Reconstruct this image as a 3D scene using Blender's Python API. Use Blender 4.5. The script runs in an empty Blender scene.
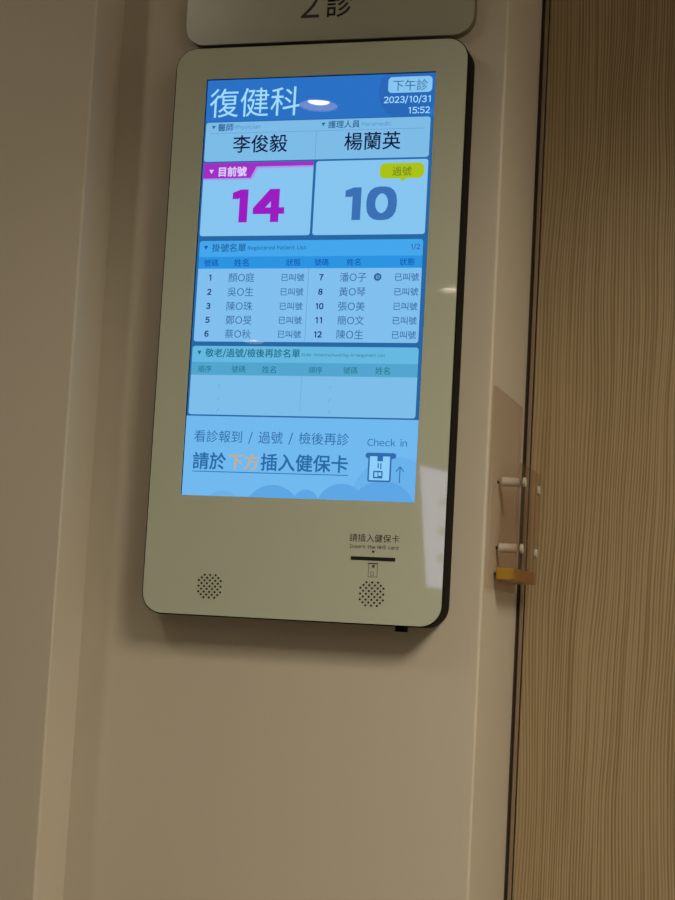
import bpy, bmesh, math, random
from mathutils import Matrix, Vector
random.seed(3)
C = bpy.context.scene.collection
Z0 = 1.828                       # height of the screen centre above the floor (m)
PI = math.pi

# ------------------------------------------------------------------ materials
def lin(c):
    c = c / 255
    return c / 12.92 if c <= .04045 else ((c + .055) / 1.055) ** 2.4
def L(r, g, b): return (lin(r), lin(g), lin(b), 1)

def mat(name, col, rough=.5, metal=0, ior=1.5, spec=.5):
    m = bpy.data.materials.new(name); m.use_nodes = True
    p = m.node_tree.nodes['Principled BSDF']
    p.inputs['Base Color'].default_value = col
    p.inputs['Roughness'].default_value = rough
    p.inputs['Metallic'].default_value = metal
    p.inputs['IOR'].default_value = ior
    p.inputs['Specular IOR Level'].default_value = spec
    return m

def lit(name, rgb, strength=1.0):
    """a pixel colour of the display: black glossy glass that gives off light"""
    m = mat('display_' + name, (.004, .004, .004, 1), .012)
    p = m.node_tree.nodes['Principled BSDF']
    p.inputs['Emission Color'].default_value = L(*rgb)
    p.inputs['Emission Strength'].default_value = strength
    return m

def noise_bump(m, scale, strength, dist=.001, colvar=0.0, stretch=(1, 1, 1)):
    nt = m.node_tree; p = nt.nodes['Principled BSDF']
    tc = nt.nodes.new('ShaderNodeTexCoord'); mp = nt.nodes.new('ShaderNodeMapping')
    mp.inputs['Scale'].default_value = stretch
    n = nt.nodes.new('ShaderNodeTexNoise'); n.inputs['Scale'].default_value = scale
    n.inputs['Detail'].default_value = 4
    b = nt.nodes.new('ShaderNodeBump'); b.inputs['Strength'].default_value = strength
    b.inputs['Distance'].default_value = dist
    nt.links.new(tc.outputs['Object'], mp.inputs['Vector'])
    nt.links.new(mp.outputs['Vector'], n.inputs['Vector'])
    nt.links.new(n.outputs['Fac'], b.inputs['Height'])
    nt.links.new(b.outputs['Normal'], p.inputs['Normal'])
    if colvar:
        n2 = nt.nodes.new('ShaderNodeTexNoise'); n2.inputs['Scale'].default_value = 2.2
        nt.links.new(mp.outputs['Vector'], n2.inputs['Vector'])
        mx = nt.nodes.new('ShaderNodeMix'); mx.data_type = 'RGBA'
        c = p.inputs['Base Color'].default_value[:]
        mx.inputs[6].default_value = c
        mx.inputs[7].default_value = (c[0] * (1 - colvar), c[1] * (1 - colvar * .9), c[2] * (1 - colvar), 1)
        nt.links.new(n2.outputs['Fac'], mx.inputs[0])
        nt.links.new(mx.outputs[2], p.inputs['Base Color'])
    return m

M = {}
M['paint'] = noise_bump(mat('beige_wall_paint', (.51, .455, .345, 1), .62, spec=.25), 260, .12, .0006, .08)
M['ceil'] = noise_bump(mat('ceiling_paint', (.6, .55, .46, 1), .9), 200, .1)
M['floor'] = noise_bump(mat('vinyl_floor', (.36, .3, .22, 1), .35), 40, .05, .001, .15)
M['glassface'] = mat('cream_glass_front', (.46, .49, .365, 1), .025, ior=1.6)
M['black'] = mat('black_plastic', (.004, .0035, .003, 1), .6, spec=.05)
M['ink'] = mat('black_print', (.008, .008, .008, 1), .5)
M['greyink'] = mat('grey_print', (.05, .048, .035, 1), .5)
M['hole'] = mat('dark_hole', (.004, .004, .003, 1), .9)
M['signface'] = mat('sign_acrylic', (.36, .36, .26, 1), .3)
M['signedge'] = mat('sign_edge', (.13, .1, .055, 1), .4)
M['gap'] = mat('dark_gap_backing', (.05, .034, .018, 1), .8)  # dark brown backing seen through the door gap
M['strip'] = noise_bump(mat('door_edge_strip', (.2, .14, .085, 1), .5), 90, .1)
M['standoff'] = mat('white_nylon', (.42, .38, .3, 1), .35)
M['dark_stub'] = mat('dark_stub_mat', (.05, .04, .03, 1), .4, .6)
M['metal'] = mat('white_lamp_trim', (.75, .73, .68, 1), .4)
M['reflector'] = mat('glowing_lamp_reflector', (.3, .27, .25, 1), .6)
M['reflector'].node_tree.nodes['Principled BSDF'].inputs['Emission Color'].default_value = (1, .72, .5, 1)
M['reflector'].node_tree.nodes['Principled BSDF'].inputs['Emission Strength'].default_value = 3  # own glow put into the cone, in place of bulb light on it

def clear(name, tint, f=.75):
    m = bpy.data.materials.new(name); m.use_nodes = True
    nt = m.node_tree; nt.nodes.remove(nt.nodes['Principled BSDF'])
    out = nt.nodes['Material Output']
    tr = nt.nodes.new('ShaderNodeBsdfTransparent'); tr.inputs['Color'].default_value = (*tint, 1)
    gl = nt.nodes.new('ShaderNodeBsdfGlossy'); gl.inputs['Roughness'].default_value = .08
    df = nt.nodes.new('ShaderNodeBsdfDiffuse'); df.inputs['Color'].default_value = (.75, .62, .5, 1)
    m1 = nt.nodes.new('ShaderNodeMixShader'); m1.inputs[0].default_value = 1 - f
    m2 = nt.nodes.new('ShaderNodeMixShader')
    nt.links.new(tr.outputs[0], m1.inputs[1]); nt.links.new(df.outputs[0], m1.inputs[2])
    m2.inputs[0].default_value = .035; nt.links.new(m1.outputs[0], m2.inputs[1]); nt.links.new(gl.outputs[0], m2.inputs[2])
    nt.links.new(m2.outputs[0], out.inputs['Surface'])
    return m
M['acrylic'] = clear('clear_acrylic', (.9, .845, .8), .975)
M['amber'] = mat('amber_acrylic', (.33, .185, .015, 1), .3)

def wood():
    m = mat('wood_grain_laminate', (.2, .13, .06, 1), .42, spec=.3)
    nt = m.node_tree; p = nt.nodes['Principled BSDF']; N = nt.nodes.new; K = nt.links.new
    tc = N('ShaderNodeTexCoord')
    # slow sideways wander of the grain
    mp0 = N('ShaderNodeMapping'); mp0.inputs['Scale'].default_value = (3.0, 1, .9)
    wn = N('ShaderNodeTexNoise'); wn.inputs['Scale'].default_value = 2.0; wn.inputs['Detail'].default_value = 2
    K(tc.outputs['Object'], mp0.inputs['Vector']); K(mp0.outputs['Vector'], wn.inputs['Vector'])
    sep = N('ShaderNodeSeparateXYZ'); K(tc.outputs['Object'], sep.inputs[0])
    ma = N('ShaderNodeMath'); ma.operation = 'MULTIPLY_ADD'; ma.inputs[1].default_value = .05
    K(wn.outputs['Fac'], ma.inputs[0]); K(sep.outputs['X'], ma.inputs[2])
    cb = N('ShaderNodeCombineXYZ'); K(ma.outputs[0], cb.inputs['X'])
    zs = N('ShaderNodeMath'); zs.operation = 'MULTIPLY'; zs.inputs[1].default_value = .012
    K(sep.outputs['Z'], zs.inputs[0]); K(zs.outputs[0], cb.inputs['Y'])
    # combed grain: irregular ribs about 5 mm wide
    g = N('ShaderNodeTexNoise'); g.inputs['Scale'].default_value = 210; g.inputs['Detail'].default_value = 2.5; g.inputs['Roughness'].default_value = .55
    K(cb.outputs[0], g.inputs['Vector'])
    wv = N('ShaderNodeTexWave'); wv.wave_type = 'BANDS'; wv.bands_direction = 'X'; wv.inputs['Scale'].default_value = 86
    wv.inputs['Distortion'].default_value = 3.2; wv.inputs['Detail'].default_value = 1; wv.inputs['Detail Scale'].default_value = 1.2
    K(cb.outputs[0], wv.inputs['Vector'])
    mixf = N('ShaderNodeMix'); mixf.data_type = 'FLOAT'; mixf.inputs[0].default_value = .26
    K(g.outputs['Fac'], mixf.inputs[2]); K(wv.outputs['Fac'], mixf.inputs[3])
    # fine pores
    mp2 = N('ShaderNodeMapping'); mp2.inputs['Scale'].default_value = (1, 1, .04)
    f2 = N('ShaderNodeTexNoise'); f2.inputs['Scale'].default_value = 700; K(tc.outputs['Object'], mp2.inputs['Vector']); K(mp2.outputs['Vector'], f2.inputs['Vector'])
    # grain strength varies over the width of the board
    big = N('ShaderNodeTexNoise'); big.inputs['Scale'].default_value = 5; mp3 = N('ShaderNodeMapping'); mp3.inputs['Scale'].default_value = (1, 1, .15)
    K(tc.outputs['Object'], mp3.inputs['Vector']); K(mp3.outputs['Vector'], big.inputs['Vector'])
    cr = N('ShaderNodeValToRGB'); e = cr.color_ramp.elements
    e[0].position = .35; e[0].color = (.175, .122, .052, 1)
    e[1].position = .585; e[1].color = (.345, .258, .14, 1)
    K(mixf.outputs[0], cr.inputs[0])
    mx = N('ShaderNodeMix'); mx.data_type = 'RGBA'; mx.blend_type = 'MIX'; mx.inputs[7].default_value = (.285, .21, .11, 1)
    mr = N('ShaderNodeMapRange'); mr.inputs[1].default_value = .3; mr.inputs[2].default_value = .7; mr.inputs[3].default_value = .08; mr.inputs[4].default_value = .55
    K(big.outputs['Fac'], mr.inputs[0]); K(mr.outputs[0], mx.inputs[0]); K(cr.outputs[0], mx.inputs[6])
    K(mx.outputs[2], p.inputs['Base Color'])
    ad = N('ShaderNodeMath'); ad.operation = 'MULTIPLY_ADD'; ad.inputs[1].default_value = .25
    K(f2.outputs['Fac'], ad.inputs[0]); K(mixf.outputs[0], ad.inputs[2])
    b = N('ShaderNodeBump'); b.inputs['Strength'].default_value = .35; b.inputs['Distance'].default_value = .001
    K(ad.outputs[0], b.inputs['Height']); K(b.outputs['Normal'], p.inputs['Normal'])
    return m
M['wood'] = wood()

# ------------------------------------------------------------------ mesh helpers
def obj(name, bm, m, parent=None, smooth=False, loc=None):
    me = bpy.data.meshes.new(name)
    bmesh.ops.recalc_face_normals(bm, faces=bm.faces)
    bm.to_mesh(me); bm.free()
    for mm in (m if isinstance(m, (list, tuple)) else [m]): me.materials.append(mm)
    if smooth:
        for p in me.polygons: p.use_smooth = True
    o = bpy.data.objects.new(name, me); C.objects.link(o)
    if parent:
        o.parent = parent
        o.matrix_parent_inverse = Matrix.Translation(parent.location).inverted()
    return o
def thing(name, label, cat, loc=(0, 0, 0), group=None):
    o = bpy.data.objects.new(name, None); C.objects.link(o); o.location = loc
    o.empty_display_size = .05
    o['label'] = label; o['category'] = cat
    if group: o['group'] = group
    return o
def struct(o, label=None):
    o['kind'] = 'structure'
    if label: o['label'] = label
    return o
def box(bm, x0, x1, y0, y1, z0, z1, bev=0, mi=0):
    r = bmesh.ops.create_cube(bm, size=1)
    vs = r['verts']
    bmesh.ops.scale(bm, vec=(x1 - x0, y1 - y0, z1 - z0), verts=vs)
    bmesh.ops.translate(bm, vec=((x0 + x1) / 2, (y0 + y1) / 2, (z0 + z1) / 2), verts=vs)
    fs = list({f for v in vs for f in v.link_faces})
    for f in fs: f.material_index = mi
    if bev:
        es = list({e for v in vs for e in v.link_edges})
        bmesh.ops.bevel(bm, geom=es, offset=bev, segments=3, profile=.5, affect='EDGES')
    return bm
def rrect(l, r, b, t, rad, n=10):
    """outline of a rounded rectangle, counter-clockwise, in x and z"""
    pts = []
    for cx, cz, a0 in ((r - rad, t - rad, 0), (l + rad, t - rad, 90), (l + rad, b + rad, 180), (r - rad, b + rad, 270)):
        for k in range(n + 1):
            a = math.radians(a0 + 90 * k / n)
            pts.append((cx + rad * math.cos(a), cz + rad * math.sin(a)))
    return pts
def prism(bm, pts, y0, y1, bev=0):
    vs = [bm.verts.new((x, y0, z)) for x, z in pts]
    f = bm.faces.new(vs)
    ex = bmesh.ops.extrude_face_region(bm, geom=[f])
    nv = [g for g in ex['geom'] if isinstance(g, bmesh.types.BMVert)]
    bmesh.ops.translate(bm, vec=(0, y1 - y0, 0), verts=nv)
    if bev:
        fs = [v for v in vs]
        es = list({e for v in vs for e in v.link_edges if e.other_vert(v) in vs})
        bmesh.ops.bevel(bm, geom=es, offset=bev, segments=3, profile=.5, affect='EDGES')
    return bm
def ring_prism(bm, outer, inner, y0, y1):
    """a plate with an opening"""
    ov = [bm.verts.new((x, y0, z)) for x, z in outer]; iv = [bm.verts.new((x, y0, z)) for x, z in inner]
    es = [bm.edges.new((a[i], a[(i + 1) % len(a)])) for a in (ov, iv) for i in range(len(a))]
    r = bmesh.ops.triangle_fill(bm, use_beauty=True, edges=es)
    fs = [g for g in r['geom'] if isinstance(g, bmesh.types.BMFace)]
    ex = bmesh.ops.extrude_face_region(bm, geom=fs)
    nv = [g for g in ex['geom'] if isinstance(g, bmesh.types.BMVert)]
    bmesh.ops.translate(bm, vec=(0, y1 - y0, 0), verts=nv)
    return bm
def cyl(bm, c, r, h, axis='y', seg=28, bev=0):
    mtx = Matrix.Translation(c)
    if axis == 'y': mtx = mtx @ Matrix.Rotation(PI / 2, 4, 'X')
    if axis == 'x': mtx = mtx @ Matrix.Rotation(PI / 2, 4, 'Y')
    q = bmesh.ops.create_cone(bm, cap_ends=True, segments=seg, radius1=r, radius2=r, depth=h, matrix=mtx)
    if bev:
        es = [e for e in {e for v in q['verts'] for e in v.link_edges} if any(len(f.verts) > 4 for f in e.link_faces)]
        bmesh.ops.bevel(bm, geom=es, offset=bev, segments=2, profile=.5, affect='EDGES')
    return bm

_gc = {}
def glyph(ch):
    """outline of one character as filled polygons (em units)"""
    if ch == '／':          # upright stroke as the display's face draws it
        return [(.02, -.12), (.1, -.12), (.36, .8), (.28, .8)], [(0, 1, 2, 3)]
    if ch == '１':          # plain stem with a flag, no foot
        return [(.2, 0), (.29, 0), (.29, .733), (.22, .733), (.05, .655), (.05, .575), (.2, .64)], [(0, 1, 2, 3, 6), (3, 4, 5, 6)]
    if ch not in _gc:
        c = bpy.data.curves.new('t', 'FONT'); c.body = ch; c.size = 1; c.resolution_u = 4
        o = bpy.data.objects.new('t', c); C.objects.link(o)
        dg = bpy.context.evaluated_depsgraph_get()
        me = bpy.data.meshes.new_from_object(o.evaluated_get(dg))
        _gc[ch] = ([(v.co.x, v.co.y) for v in me.vertices], [tuple(p.vertices) for p in me.polygons])
        bpy.data.objects.remove(o); bpy.data.curves.remove(c); bpy.data.meshes.remove(me)
    return _gc[ch]
def glyphs(s, bold):
    """a line of text; latin letters and figures use the full-width forms of the same face, closely set"""
    V, F, x = [], [], 0.0
    for ch in s:
        if ch == ' ': x += .42; continue
        if ord(ch) < 128:
            P, G = glyph(chr(ord(ch) + 0xFEE0))
            l = min(p[0] for p in P); r = max(p[0] for p in P)
            side = .05 if ch not in '/' else .02
            if ch.isdigit(): side = max(.045, (.555 - (r - l)) / 2)
            off = x + side - l; adv = r - l + 2 * side
        else:
            P, G = glyph(ch); off = x; adv = 1.0
        n = 1 if bold <= 0 else (3 if bold > .03 else 2)
        for i in range(n):
            for j in range(n):
                dx = 0 if n == 1 else bold * (2 * i / (n - 1) - 1); dy = 0 if n == 1 else bold * (2 * j / (n - 1) - 1)
                b = len(V); V += [(px + off + dx, py + dy) for px, py in P]; F += [[b + q for q in f] for f in G]
        x += adv
    return V, F

class Flat:
    """graphics lying in one plane, in millimetres (u right, v down), gathered into one mesh"""
    def __init__(s, org, y, k=1.0, piv=(0, 0)):
        s.o = org; s.y = y; s.V = []; s.F = []; s.I = []; s.m = []; s.d = 0; s.k = k; s.p = piv
    def mi(s, m):
        if m not in s.m: s.m.append(m)
        return s.m.index(m)
    def add(s, pts, faces, m):
        s.d += 1
        b = len(s.V); y = s.y - .00003 * s.d
        for u, v in pts:
            x = s.o[0] + u / 1000; z = s.o[1] - v / 1000
            x = s.p[0] + (x - s.p[0]) * s.k; z = s.p[1] + (z - s.p[1]) * s.k
            s.V.append((x, y, z))
        i = s.mi(m)
        for f in faces: s.F.append([b + q for q in f]); s.I.append(i)
    def poly(s, pts, m): s.add(pts, [list(range(len(pts)))], m)
    def rect(s, u0, v0, u1, v1, m, r=0):
        if r: s.poly([(u, v) for u, v in rrect(u0, u1, v0, v1, r, 6)], m)
        else: s.poly([(u0, v0), (u1, v0), (u1, v1), (u0, v1)], m)
    def disc(s, u, v, r, m, umax=1e9, vmax=1e9, vmin=-1e9, n=48):
        s.poly([(min(umax, u + r * math.cos(2 * PI * i / n)), max(vmin, min(vmax, v + r * math.sin(2 * PI * i / n)))) for i in range(n)], m)
    def tri(s, u, v, w, m): s.poly([(u - w / 2, v - w * .45), (u + w / 2, v - w * .45), (u, v + w * .45)], m)
    def line(s, a, b, w, m):
        dx, dy = b[0] - a[0], b[1] - a[1]; n = math.hypot(dx, dy); nx, ny = -dy / n * w / 2, dx / n * w / 2
        s.poly([(a[0] + nx, a[1] + ny), (b[0] + nx, b[1] + ny), (b[0] - nx, b[1] - ny), (a[0] - nx, a[1] - ny)], m)
    def frame(s, u0, v0, u1, v1, w, m):
        for q in ((u0, v0, u1, v0 + w), (u0, v1 - w, u1, v1), (u0, v0 + w, u0 + w, v1 - w), (u1 - w, v0 + w, u1, v1 - w)): s.rect(*q, m)
    def text(s, t, u0, u1, cv, m, bold=0.0, h=None):
        P, F = glyphs(t, bold)
        x0 = min(p[0] for p in P); x1 = max(p[0] for p in P); y0 = min(p[1] for p in P); y1 = max(p[1] for p in P)
        sx = (u1 - u0) / (x1 - x0); sy = h / (y1 - y0) if h else sx
        s.add([(u0 + (x - x0) * sx, cv - (y - (y0 + y1) / 2) * sy) for x, y in P], F, m)
    def ctext(s, t, cu, cv, h, m, bold=0.0):
        P, F = glyphs(t, bold)
        x0 = min(p[0] for p in P); x1 = max(p[0] for p in P); y0 = min(p[1] for p in P); y1 = max(p[1] for p in P)
        k = h / (y1 - y0)
        s.add([(cu + (x - (x0 + x1) / 2) * k, cv - (y - (y0 + y1) / 2) * k) for x, y in P], F, m)
    def build(s, name, parent, label=None):
        me = bpy.data.meshes.new(name); me.from_pydata(s.V, [], s.F)
        for m in s.m: me.materials.append(m)
        for p, i in zip(me.polygons, s.I): p.material_index = i
        # every face looks out of the wall (-y)
        bm = bmesh.new(); bm.from_mesh(me); bm.normal_update()
        bmesh.ops.reverse_faces(bm, faces=[f for f in bm.faces if f.normal.y > 0]); bm.to_mesh(me); bm.free()
        me.update()
        o = bpy.data.objects.new(name, me); C.objects.link(o)
        o.parent = parent
        root = parent
        while root.parent: root = root.parent
        o.matrix_parent_inverse = Matrix.Translation(root.location).inverted() if parent is root else Matrix.Identity(4)
        if parent is not root: o.matrix_parent_inverse = Matrix.Translation(Vector((0, 0, 0)))
        if label: o['label'] = label
        return o

# ------------------------------------------------------------------ the setting
YW = .035            # wall behind the kiosk
YD = .250            # face of the sliding door, at the back of the reveal
XR = .205            # reveal beside the door
XL = -.257           # corner of the thicker wall on the left
YL = -.041
CEIL = 2.60
XA, XB, YF = -4.2, 3.6, -5.75

def bevel_mod(o, w, seg=3):
    b = o.modifiers.new('rounded_corner', 'BEVEL'); b.width = w; b.segments = seg; b.limit_method = 'ANGLE'; b.angle_limit = math.radians(40)
    for p in o.data.polygons: p.use_smooth = False

bm = bmesh.new(); box(bm, XL - .05, XR, YW, YD + .05, 0, CEIL)
wb = struct(obj('wall_back', bm, M['paint']), 'beige painted wall behind the check-in kiosk'); bevel_mod(wb, .0025)
bm = bmesh.new(); box(bm, XA, XL, YL, YD + .05, 0, CEIL)
wl = struct(obj('wall_left', bm, M['paint']), 'beige painted wall standing forward left of the kiosk'); bevel_mod(wl, .0022)
bm = bmesh.new(); box(bm, XR + 1.12, XB, YW, YD + .05, 0, CEIL)
wr = struct(obj('wall_right', bm, M['paint']), 'beige painted wall beyond the wooden door'); bevel_mod(wr, .0035)
bm = bmesh.new(); box(bm, XR, XR + 1.12, YW, YD + .05, 2.44, CEIL)
struct(obj('trim_1', bm, M['paint']), 'beige wall above the wooden door')
bm = bmesh.new(); box(bm, XA, XB, YF - .1, YF, 0, CEIL)
struct(obj('wall_front', bm, M['paint']), 'beige wall across the corridor')
bm = bmesh.new(); box(bm, XA - .1, XA, YF, YD + .05, 0, CEIL)
struct(obj('wall_west', bm, M['paint']))
WY0, WY1, WZ0, WZ1 = -2.5, -.5, .2, 2.2       # unseen window opening added at the corridor's right end to let in fill light
bm = bmesh.new(); box(bm, XB, XB + .1, YF, WY0, 0, CEIL); box(bm, XB, XB + .1, WY1, YD + .05, 0, CEIL)
box(bm, XB, XB + .1, WY0, WY1, 0, WZ0); box(bm, XB, XB + .1, WY0, WY1, WZ1, CEIL)
struct(obj('wall_east', bm, M['paint']))
bm = bmesh.new()
for a, b, e, g in ((WY0, WY0 + .05, WZ0, WZ1), (WY1 - .05, WY1, WZ0, WZ1), (WY0 + .05, WY1 - .05, WZ0, WZ0 + .05), (WY0 + .05, WY1 - .05, WZ1 - .05, WZ1), ((WY0 + WY1) / 2 - .02, (WY0 + WY1) / 2 + .02, WZ0 + .05, WZ1 - .05)):
    box(bm, XB + .02, XB + .07, a, b, e, g)
struct(obj('fill_window', bm, M['metal']))
bm = bmesh.new(); box(bm, XA - .1, XB + .1, YF - .1, YD + .4, -.1, 0)
struct(obj('floor', bm, M['floor']))
# ceiling with round cut-outs for the recessed downlights
LAMPS = [(-.54, -1.745), (-.665, -3.77), (-1.70, -4.79), (.60, -2.40), (-.62, -.87)]  # last two are unseen downlights added as fill
RH = (.046, .046, .046, .1, .1)
PANEL = (1.15, -1.05, .30)      # added unseen square panel lamp: centre x, centre y, half width
bm = bmesh.new()
loops = [[(XA - .1, YF - .1), (XB + .1, YF - .1), (XB + .1, YD + .4), (XA - .1, YD + .4)]]
loops += [[(x + h * math.cos(2 * PI * k / 40), y + h * math.sin(2 * PI * k / 40)) for k in range(40)] for (x, y), h in zip(LAMPS, RH)]
px_, py_, ph_ = PANEL
loops.append([(px_ - ph_, py_ - ph_), (px_ + ph_, py_ - ph_), (px_ + ph_, py_ + ph_), (px_ - ph_, py_ + ph_)])
es = []
for lp in loops:
    vs = [bm.verts.new((x, y, CEIL)) for x, y in lp]
    es += [bm.edges.new((vs[i], vs[(i + 1) % len(vs)])) for i in range(len(vs))]
r_ = bmesh.ops.triangle_fill(bm, use_beauty=True, edges=es)
ex = bmesh.ops.extrude_face_region(bm, geom=[g for g in r_['geom'] if isinstance(g, bmesh.types.BMFace)])
bmesh.ops.translate(bm, vec=(0, 0, .12), verts=[g for g in ex['geom'] if isinstance(g, bmesh.types.BMVert)])
struct(obj('ceiling', bm, M['ceil']))

# sliding door leaf: dark gap, pale edge strip, groove, wood-grain face
door = bpy.data.objects.new('door_1', None); C.objects.link(door); door.location = (XR + .56, YD + .03, 0)
struct(door, 'wood-grain door set back beside the reveal')
x0 = XR + .0105
bm = bmesh.new(); box(bm, x0, XR + 1.12, YD, YD + .04, .01, 2.44, .0012)
obj('door_leaf', bm, M['wood'], door)
bm = bmesh.new(); box(bm, XR + .0048, XR + .0092, YD - .001, YD + .04, .01, 2.44, .0008)
obj('edge_strip', bm, M['strip'], door)
bm = bmesh.new(); box(bm, XR, XR + 1.12, YD + .004, YD + .05, 0, 2.44)
o = obj('door_gap', bm, M['gap'], door)

# ------------------------------------------------------------------ check-in kiosk
FL, FR, FT, FB = -.171, .1685, .2745, -.3697      # cream front, relative to the screen centre
kiosk = thing('check_in_kiosk', 'wall-mounted check-in kiosk with cream front and lit blue queue screen', 'kiosk', (0, YW, Z0 + FB))
SW, SH = .268, .4764
bm = bmesh.new(); ring_prism(bm, [(x, z + Z0) for x, z in rrect(FL - .0014, FR + .0012, FB - .0012, FT + .0012, .0242, 14)], [(-SW / 2 - .0006, Z0 - SH / 2 - .0006), (SW / 2 + .0006, Z0 - SH / 2 - .0006), (SW / 2 + .0006, Z0 + SH / 2 + .0006), (-SW / 2 - .0006, Z0 + SH / 2 + .0006)], .0012, YW + .0004)
obj('housing', bm, M['black'], kiosk)['label'] = 'black housing behind the cream front'
bm = bmesh.new(); ring_prism(bm, [(x, z + Z0) for x, z in rrect(FL, FR, FB, FT, .023, 14)], [(-SW / 2, Z0 - SH / 2), (SW / 2, Z0 - SH / 2), (SW / 2, Z0 + SH / 2), (-SW / 2, Z0 + SH / 2)], 0, .0011)
front = obj('front_panel', bm, M['glassface'], kiosk); front['label'] = 'glossy cream front panel'

D = {}
def d(name, *rgb):
    if name not in D: D[name] = lit(name, rgb)
    return D[name]
HDR = d('header_blue', 37, 111, 196); HDK = d('header_dark_blue', 36, 102, 184)
CARD = d('card_light', 133, 197, 240); CARD_A = d('card_staff', 124, 187, 231); CARD_B = d('card_list', 128, 191, 238); CARD_C = d('card_waiting', 124, 190, 234); LOW = d('ground_blue', 34, 102, 164); PALE = d('pale_text', 160, 220, 255)
NAVY = d('navy_text', 14, 26, 66); LAB = d('label_text', 44, 96, 150); LABP = d('label_pale', 92, 150, 198)
RULE = d('rule', 96, 156, 208)
MAG = d('magenta', 152, 28, 190); TAB = d('magenta_tab', 160, 44, 196); TABS = d('tab_shadow', 168, 152, 236); TABT = d('tab_text', 214, 200, 250)
SLATE = d('slate_number', 58, 110, 178)
YEL = d('yellow_bubble', 170, 194, 18); OLV = d('olive_text', 92, 112, 36)
LHD = d('list_header', 66, 166, 236); LBD = d('list_band', 40, 147, 225); LBT = d('list_band_text', 16, 84, 176)
NUM = d('row_number', 22, 54, 116); ROW = d('row_text', 46, 100, 156)
WHD = d('waiting_header', 100, 184, 224); WBD = d('waiting_band', 80, 165, 206); WBT = d('waiting_text', 24, 108, 134); WPL = d('waiting_pale', 60, 130, 160)
BAN = d('banner', 112, 185, 239); BTX = d('banner_text', 38, 104, 164); ORG = d('orange_text', 214, 166, 92)
CLD = d('cloud', 92, 166, 228); CLL = d('cloud_light', 104, 177, 234); ICO = d('icon_blue', 46, 106, 172); ICL = d('icon_light', 140, 208, 250)
M['bezel'] = mat('screen_surround', (.003, .003, .004, 1), .15)

ORG_S = (-SW / 2, Z0 + SH / 2); K = 1 + .003 / 1.796; PIV = (.556, Z0 - .378)
def flat(off): return Flat(ORG_S, .003 - off, K, PIV)

# the panel itself, its blue ground and black surround
s = flat(-.0004)
s.rect(-4, -4, 272, 480, M['bezel']); s.rect(1.6, 1.5, 267.8, 476.3, HDR)
s.rect(1.6, 50, 267.8, 390, LOW)
s.disc(238, 21, 34, HDK, umax=267.6, vmax=50, vmin=1.5)
screen = s.build('screen', kiosk, 'lit blue display')

s = flat(0)
s.text('復健科', 5.8, 112.7, 28.6, PALE, -.004)
s.build('department_title', screen)
s = flat(0)
s.rect(214.5, 5.2, 264.5, 23.3, CARD, 4.5); s.text('下午診', 220, 259.4, 14.9, LAB)
s.build('session_badge', screen)
s = flat(0)
s.text('2023/10/31', 210.3, 263.3, 31.3, PALE, .012); s.text('15:52', 239, 263.2, 43.6, PALE, .012)
s.build('date_and_time', screen)

s = flat(0)
s.rect(3, 51.2, 264.4, 96.7, CARD_A, 3)
s.tri(12.3, 57, 4.6, LAB); s.text('醫師', 17.5, 36, 57.1, LAB, .012); s.text('Physician', 38, 67.7, 57.7, LABP, .012)
s.tri(142, 57, 4.6, LAB); s.text('護理人員', 147.8, 184.2, 57.2, LAB, .012); s.text('Paramedic', 186.6, 220.4, 57.7, LABP, .012)
s.rect(9.5, 63.8, 258.6, 64.4, RULE); s.rect(134.3, 64.4, 134.9, 96, RULE)
s.text('李俊毅', 36.8, 101.2, 76.9, NAVY, .008); s.text('楊蘭英', 167.6, 231.9, 77.1, NAVY, .008)
s.build('staff_card', screen)

s = flat(0)
s.rect(3.5, 98.5, 133.4, 182.8, CARD, 3)
s.poly([(3.5, 101), (3.5, 118.2), (62, 118.2), (68, 105.4), (133.4, 105.4), (133.4, 101)], TABS)
s.poly([(3.5, 98.5), (3.5, 116.3), (60, 116.3), (66.3, 103.3), (133.4, 103.3), (133.4, 98.5)], TAB)
s.tri(13, 108.6, 5.4, TABT); s.text('目前號', 21.7, 55, 108.6, TABT, .03)
s.text('14', 40.2, 102.1, 148.5, MAG, .045, 38)
s.build('current_number_card', screen)

s = flat(0)
s.rect(136.3, 98.8, 264.3, 182.8, CARD, 3)
s.rect(210, 102.8, 260.1, 120.1, YEL, 6); s.poly([(232.5, 119.9), (240.3, 119.9), (236.4, 124)], YEL)
s.text('過號', 224.3, 246, 112, OLV)
s.text('10', 172.2, 231.3, 147.9, SLATE, .045, 38)
s.build('passed_number_card', screen)

s = flat(0)
s.rect(4.3, 188.4, 263, 303.2, CARD_B, 3)
s.rect(4.3, 188.4, 263, 200, LHD, 3); s.rect(4.3, 194, 263, 206.6, LHD)
s.rect(4.3, 206.6, 263, 220.3, LBD)
s.tri(12.1, 196.2, 5, LBT); s.text('掛號名單', 19.2, 59.8, 196.3, BTX, .014); s.text('Registered Patient List', 62, 130.5, 197.2, LAB, .012)
s.text('1/2', 249.6, 259.9, 197, LAB, .01)
for t, a, b in (('號碼', 11, 27.9), ('姓名', 46.8, 63.9), ('狀態', 107.8, 124.6), ('號碼', 140.9, 157.1), ('姓名', 177.9, 193.6), ('狀態', 237.9, 254.5)):
    s.text(t, a, b, 213.5, LBT, .006)
ROWS = (('1', '顏O庭', '7', '潘O子'), ('2', '吳O生', '8', '黃O琴'), ('3', '陳O珠', '10', '張O美'), ('5', '鄭O旻', '11', '簡O文'), ('6', '蔡O秋', '12', '陳O生'))
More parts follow.
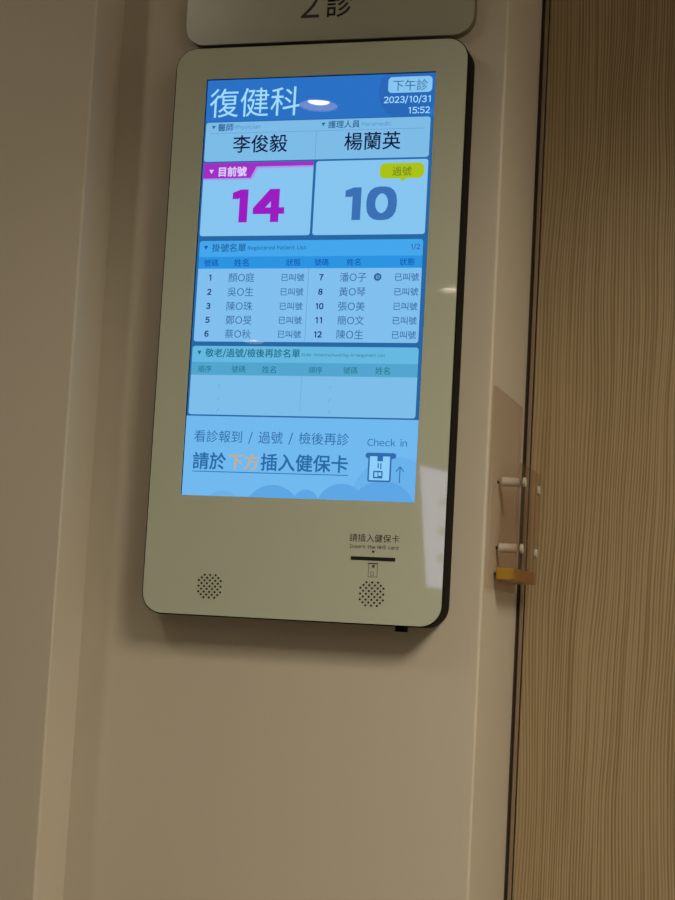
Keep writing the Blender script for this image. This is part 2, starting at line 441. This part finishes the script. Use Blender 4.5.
for (a, b, c, e), v in zip(ROWS, (230.5, 246.8, 263, 278.8, 294.6)):
    s.ctext(a, 19.5, v, 7.0, NUM, .03); s.text(b, 41.2, 71.8, v, ROW); s.text('已叫號', 103.3, 130, v, ROW, .006)
    s.ctext(c, 149.7, v, 7.0, NUM, .03); s.text(e, 171, 201.3, v, ROW); s.text('已叫號', 233.4, 260.3, v, ROW, .006)
s.disc(214.2, 230.6, 4.3, LAB); s.ctext('初', 214.2, 230.6, 4.6, CARD)
s.rect(134.7, 220.3, 135.3, 302, RULE)
s.build('patient_list_card', screen)

s = flat(0)
s.rect(3.6, 308.2, 264, 385.6, CARD_C, 3)
s.rect(3.6, 308.2, 264, 318, WHD, 3); s.rect(3.6, 313, 264, 326.4, WHD)
s.rect(3.6, 326.4, 264, 341, WBD)
s.tri(12.1, 316, 5, WBT); s.text('敬老/過號/檢後再診名單', 19.2, 130.2, 316, WBT, .012); s.text('Elder Patients/Awaiting Arrangement List', 132.4, 227.2, 317.6, WPL, .014)
for t, a, b in (('順序', 11.6, 27.8), ('號碼', 51.5, 67.6), ('姓名', 87.1, 103.4), ('順序', 141.1, 156.8), ('號碼', 180.8, 196.8), ('姓名', 216.8, 233)):
    s.text(t, a, b, 334.2, WBT)
s.rect(133.3, 326.4, 133.7, 380, RULE)
for u in (38, 166.9):
    for v in (353.2, 367.2, 380.6): s.line((u - 1.2, v + 2), (u + 1.2, v - 2), .5, RULE)
s.build('waiting_list_card', screen)

s = flat(0)
s.rect(1.6, 387.3, 267.8, 476.3, BAN)
s.disc(50, 492, 22, CLL, vmax=476.1); s.disc(246, 478, 50, CLL, umax=267.6, vmax=476.1)
s.disc(108, 495, 33, CLD, vmax=476.1); s.disc(146, 480, 14, CLD, vmax=476.1); s.disc(186, 487, 28.5, CLD, vmax=476.1, umax=267.6); s.disc(232, 492, 38, CLD, vmax=476.1, umax=267.6)
s.text('看診報到 / 過號 / 檢後再診', 12.3, 191.3, 410.2, BTX, -.004)
s.text('請於', 12.3, 51.5, 437.4, BTX, .016); s.text('下方', 54.5, 89.5, 437.4, ORG, .004); s.text('插入健保卡', 92, 191.6, 437.2, BTX, .016)
s.rect(12.6, 448.9, 192.3, 449.8, BTX)
s.text('Check in', 212.3, 256.4, 412.4, BTX, -.002)
s.rect(211, 423.8, 245.2, 430, ICO, 3)
s.rect(214.2, 426.4, 240.2, 455.4, ICO, 2.2); s.rect(216, 427.6, 238.4, 453.6, ICL, .8)
s.rect(224.4, 427.6, 230.6, 433, ICO); s.rect(225, 435, 226.3, 440.6, ICO); s.rect(228, 435, 229.3, 441.6, ICO)
s.rect(220.4, 443.4, 231, 451.6, ICO, 1); s.rect(222, 445, 225.4, 450, ICL); s.rect(226.4, 445, 229.6, 448.8, ICL)
s.line((250.1, 438.6), (250.1, 456), 1.1, ICO); s.line((250.1, 438.2), (245.9, 443.6), 1.1, ICO); s.line((250.1, 438.2), (254.3, 443.6), 1.1, ICO)
s.build('check_in_banner', screen)

# printed instruction, card slot and loudspeaker holes on the front panel
s = Flat((0, Z0), -.00005)
s.text('請插入健保卡', 63.8, 119.2, 278, M['ink'], .002)
s.text('Insert the NHI card', 64.4, 118.4, 287.4, M['greyink'], .01)
s.tri(91, 293.2, 3.6, M['ink'])
s.build('printed_instruction', kiosk, 'black printed instruction above the card slot')
bm = bmesh.new(); box(bm, .0664, .1157, -.0004, .0011, Z0 - .3022, Z0 - .2982, .0003)
obj('card_slot', bm, M['hole'], kiosk)
s = Flat((0, Z0), -.00005)
s.rect(85.4, 304.7, 97.3, 305.5, M['ink']); s.frame(86.5, 305.5, 96.8, 319.9, .5, M['greyink'])
s.rect(90.6, 306.8, 93.4, 309.6, M['greyink']); s.frame(88.9, 314.2, 92.7, 318, .35, M['greyink'])
s.build('card_symbol', kiosk, 'small printed card symbol below the slot')
for cx in (-.0928, .0917):
    bm = bmesh.new()
    for k, n in enumerate((3, 4, 5, 4, 5, 4, 5, 4, 3)):
        for j in range(n):
            cyl(bm, (cx + (j - (n - 1) / 2) * .0064, -.0001, Z0 - .3379 - (k - 4) * .0031), .00115, .0008, 'y', 12)
    obj('speaker_grille', bm, M['hole'], kiosk)
bm = bmesh.new(); box(bm, .1172, .1278, .008, .024, Z0 - .3765, Z0 + FB + .002, .0006)
obj('cable_plug', bm, M['black'], kiosk)

# ------------------------------------------------------------------ room number sign above the kiosk
sign = thing('room_number_sign', 'rounded dull beige room number plate on the wall directly above the kiosk', 'sign', (0, YW, Z0 + .2865))
bm = bmesh.new(); prism(bm, [(x, z + Z0) for x, z in rrect(-.172, .1685, .2868, .480, .024, 12)], .0222, .0252)
obj('plate', bm, M['signface'], sign)
bm = bmesh.new(); prism(bm, [(x, z + Z0) for x, z in rrect(-.1726, .1691, .2862, .4806, .0246, 12)], .0253, YW + .0004)
obj('backing', bm, M['signedge'], sign)
s = Flat((0, Z0), .0222)
s.text('2', -33.2, -11.3, -331.3, M['ink'], -.004, 35)
s.text('診', -3.2, 28, -328.8, M['ink'], .006)
s.build('lettering', sign, 'black room number lettering')

# ------------------------------------------------------------------ clear acrylic slip holder on the reveal
hold = thing('acrylic_slip_holder', 'clear acrylic slip holder with white studs and amber base beside the door', 'holder', (XR, .13, Z0 - .324))
def slab(x0, x1, y0, y1, z0, z1, r, cut=0):
    bm = bmesh.new()
    pts = rrect(y0, y1, z0, z1, r, 5)
    vs = [bm.verts.new((x0, a, b)) for a, b in pts]; f = bm.faces.new(vs)
    ex = bmesh.ops.extrude_face_region(bm, geom=[f])
    bmesh.ops.translate(bm, vec=(x1 - x0, 0, 0), verts=[g for g in ex['geom'] if isinstance(g, bmesh.types.BMVert)])
    return bm
o = obj('back_plate', slab(XR - .0003, XR + .0036, .044, .222, Z0 - .324, Z0 - .1035, .004), M['acrylic'], hold)
o = obj('front_plate', slab(.2297, .2322, .088, .227, Z0 - .3135, Z0 - .183, .007), M['acrylic'], hold)
o = obj('base_block', slab(XR + .0038, .2296, .093, .224, Z0 - .3135, Z0 - .2995, .002), M['amber'], hold); o['label'] = 'amber base between the clear plates'
for y in (.103, .203):
    for z in (-.2035, -.2775):
        if y < .15:
            bm = bmesh.new(); cyl(bm, ((XR + .0038 + .2296) / 2, y, Z0 + z), .0052, .2296 - XR - .0038, 'x', 24, .0005)
            sp = obj('spacer', bm, M['standoff'], hold); sp['label'] = 'white spacer'
        bm = bmesh.new(); cyl(bm, (.2341, y, Z0 + z), .0054, .0036, 'x', 24, .0009)
        cp = obj('stud_cap', bm, M['standoff'], hold); cp['label'] = 'white stud cap'
for y, z in ((.076, -.2065), (.085, -.2785), (.08, -.3075)):
    bm = bmesh.new(); cyl(bm, (XR + .0045, y, Z0 + z), .0018, .0022, 'x', 14)
    obj('dark_stub', bm, M['dark_stub'], hold)  # small dark stubs on the back plate

# ------------------------------------------------------------------ lit notice across the corridor (seen only as a reflection in the front panel)
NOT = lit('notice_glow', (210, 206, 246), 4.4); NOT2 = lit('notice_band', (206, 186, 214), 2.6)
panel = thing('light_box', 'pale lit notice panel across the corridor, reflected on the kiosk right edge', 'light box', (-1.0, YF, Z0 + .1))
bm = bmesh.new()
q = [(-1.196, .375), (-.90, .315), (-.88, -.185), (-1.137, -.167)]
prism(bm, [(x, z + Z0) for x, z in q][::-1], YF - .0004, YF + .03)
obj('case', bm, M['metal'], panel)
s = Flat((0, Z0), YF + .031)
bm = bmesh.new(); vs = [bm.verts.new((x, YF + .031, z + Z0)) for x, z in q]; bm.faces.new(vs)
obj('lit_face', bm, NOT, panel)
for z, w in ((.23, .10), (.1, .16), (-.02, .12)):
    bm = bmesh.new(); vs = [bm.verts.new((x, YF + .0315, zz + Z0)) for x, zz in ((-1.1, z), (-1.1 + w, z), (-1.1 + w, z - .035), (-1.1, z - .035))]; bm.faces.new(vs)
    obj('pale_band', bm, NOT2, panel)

# ------------------------------------------------------------------ recessed ceiling downlights
BULB = mat('lamp_diffuser', (.8, .8, .8, 1), .4)
BULB.node_tree.nodes['Principled BSDF'].inputs['Emission Color'].default_value = (1, .93, .8, 1)
BULB.node_tree.nodes['Principled BSDF'].inputs['Emission Strength'].default_value = 26
def annulus(bm, prof, n=40):
    rings = []
    for r, z in prof:
        rings.append([bm.verts.new((r * math.cos(2 * PI * k / n), r * math.sin(2 * PI * k / n), z)) for k in range(n)])
    for a, b in zip(rings, rings[1:]):
        for k in range(n): bm.faces.new((a[k], a[(k + 1) % n], b[(k + 1) % n], b[k]))
    return bm
WHERE = ['recessed downlight nearest the kiosk, mirrored beside the display title', 'recessed downlight farther back, mirrored on the kiosk right border',
         'recessed downlight far along the corridor, mirrored low on the patient list', 'large unseen downlight added as frontal fill before the wooden door', 'large unseen downlight added to brighten the wall left of the kiosk']
POWER = [0, 0, 0, 2.5, 2.3]  # only the added unseen downlights throw a beam
SIZE = [1, 1, 1, 2.2, 2.2]
SPREAD = [170, 170, 170, 160, 152]
proto = None
for (x, y), lab, pw, sc_, spd in zip(LAMPS, WHERE, POWER, SIZE, SPREAD):
    if proto is None:
        t = thing('ceiling_downlight', lab, 'ceiling light', (0, 0, 0), 'recessed ceiling downlights')
        bm = bmesh.new(); annulus(bm, [(.0425, 0), (.0425, -.003), (.052, -.003), (.054, 0), (.0425, 0)]); obj('trim_ring', bm, M['metal'], t, True)
        bm = bmesh.new(); annulus(bm, [(.0425, 0), (.037, .005), (.028, .007), (.0245, .0072)]); obj('reflector', bm, M['reflector'], t, True)
        bm = bmesh.new(); cyl(bm, (0, 0, .0090), .0240, .005, 'z', 32); obj('diffuser', bm, BULB, t)
        proto = t
    else:
        t = proto.copy(); C.objects.link(t); t['label'] = lab
        for ch in proto.children:
            c = ch.copy(); C.objects.link(c); c.parent = t
    t.location = (x, y, CEIL); t.scale = (sc_, sc_, sc_)
    if not pw: continue
    ld = bpy.data.lights.new('added_fill_beam', 'AREA'); ld.energy = pw; ld.color = (1, .9, .76)
    ld.shape = 'DISK'; ld.size = .046 * sc_; ld.spread = math.radians(spd)
    lo = bpy.data.objects.new('added_fill_beam', ld); C.objects.link(lo); lo.location = (x, y, CEIL - .0035)

# square panel lamp over the door bay, unseen, added for soft key light
lum = thing('added_panel_light', 'unseen square panel lamp added above the door bay for soft key light', 'ceiling light', (px_, py_, CEIL))
bm = bmesh.new()
for a, b, e, g in ((-.3, .3, -.3, -.285), (-.3, .3, .285, .3), (-.3, -.285, -.285, .285), (.285, .3, -.285, .285)):
    box(bm, px_ + a, px_ + b, py_ + e, py_ + g, CEIL - .004, CEIL + .02)
obj('frame', bm, M['metal'], lum)
DIF = mat('panel_diffuser', (.8, .8, .8, 1), .5)
DIF.node_tree.nodes['Principled BSDF'].inputs['Emission Color'].default_value = (1, .92, .8, 1)
DIF.node_tree.nodes['Principled BSDF'].inputs['Emission Strength'].default_value = 6
bm = bmesh.new(); box(bm, px_ - .285, px_ + .285, py_ - .285, py_ + .285, CEIL + .006, CEIL + .014)
obj('diffuser', bm, DIF, lum)
ld = bpy.data.lights.new('added_panel_beam', 'AREA'); ld.shape = 'RECTANGLE'; ld.size = .56; ld.size_y = .56; ld.energy = 32; ld.color = (1, .9, .76); ld.spread = math.radians(142)
lo = bpy.data.objects.new('added_panel_beam', ld); C.objects.link(lo); lo.location = (px_, py_, CEIL - .005)

w = bpy.data.worlds.new('world'); bpy.context.scene.world = w; w.use_nodes = True
w.node_tree.nodes['Background'].inputs[0].default_value = (1, .9, .76, 1); w.node_tree.nodes['Background'].inputs[1].default_value = 1.6  # strength tuned as fill through the added window opening
pl = bpy.data.lights.new('fill_window_portal', 'AREA'); pl.shape = 'RECTANGLE'; pl.size = WZ1 - WZ0; pl.size_y = WY1 - WY0; pl.cycles.is_portal = True
po = bpy.data.objects.new('fill_window_portal', pl); C.objects.link(po); po.location = (XB + .05, (WY0 + WY1) / 2, (WZ0 + WZ1) / 2); po.rotation_euler = (0, PI / 2, 0)

# ------------------------------------------------------------------ camera
cam = bpy.data.cameras.new('camera'); cam.sensor_width = 36; cam.lens = 1725 / 900 * 36; cam.clip_start = .05
co = bpy.data.objects.new('camera', cam); C.objects.link(co)
rr = Vector((.96194, .26785, .05412)); uu = Vector((-.02407, -.11424, .99316)); ff = Vector((-.2722, .95666, .10344))
mw = Matrix((rr, uu, -ff)).transposed().to_4x4(); mw.translation = Vector((.55595, -1.796, Z0 - .3778))
co.matrix_world = mw
sc = bpy.context.scene; sc.camera = co
sc.view_settings.view_transform = 'Standard'; sc.view_settings.look = 'None'
sc.view_settings.exposure = 0; sc.view_settings.gamma = 1; sc.view_settings.use_curve_mapping = False
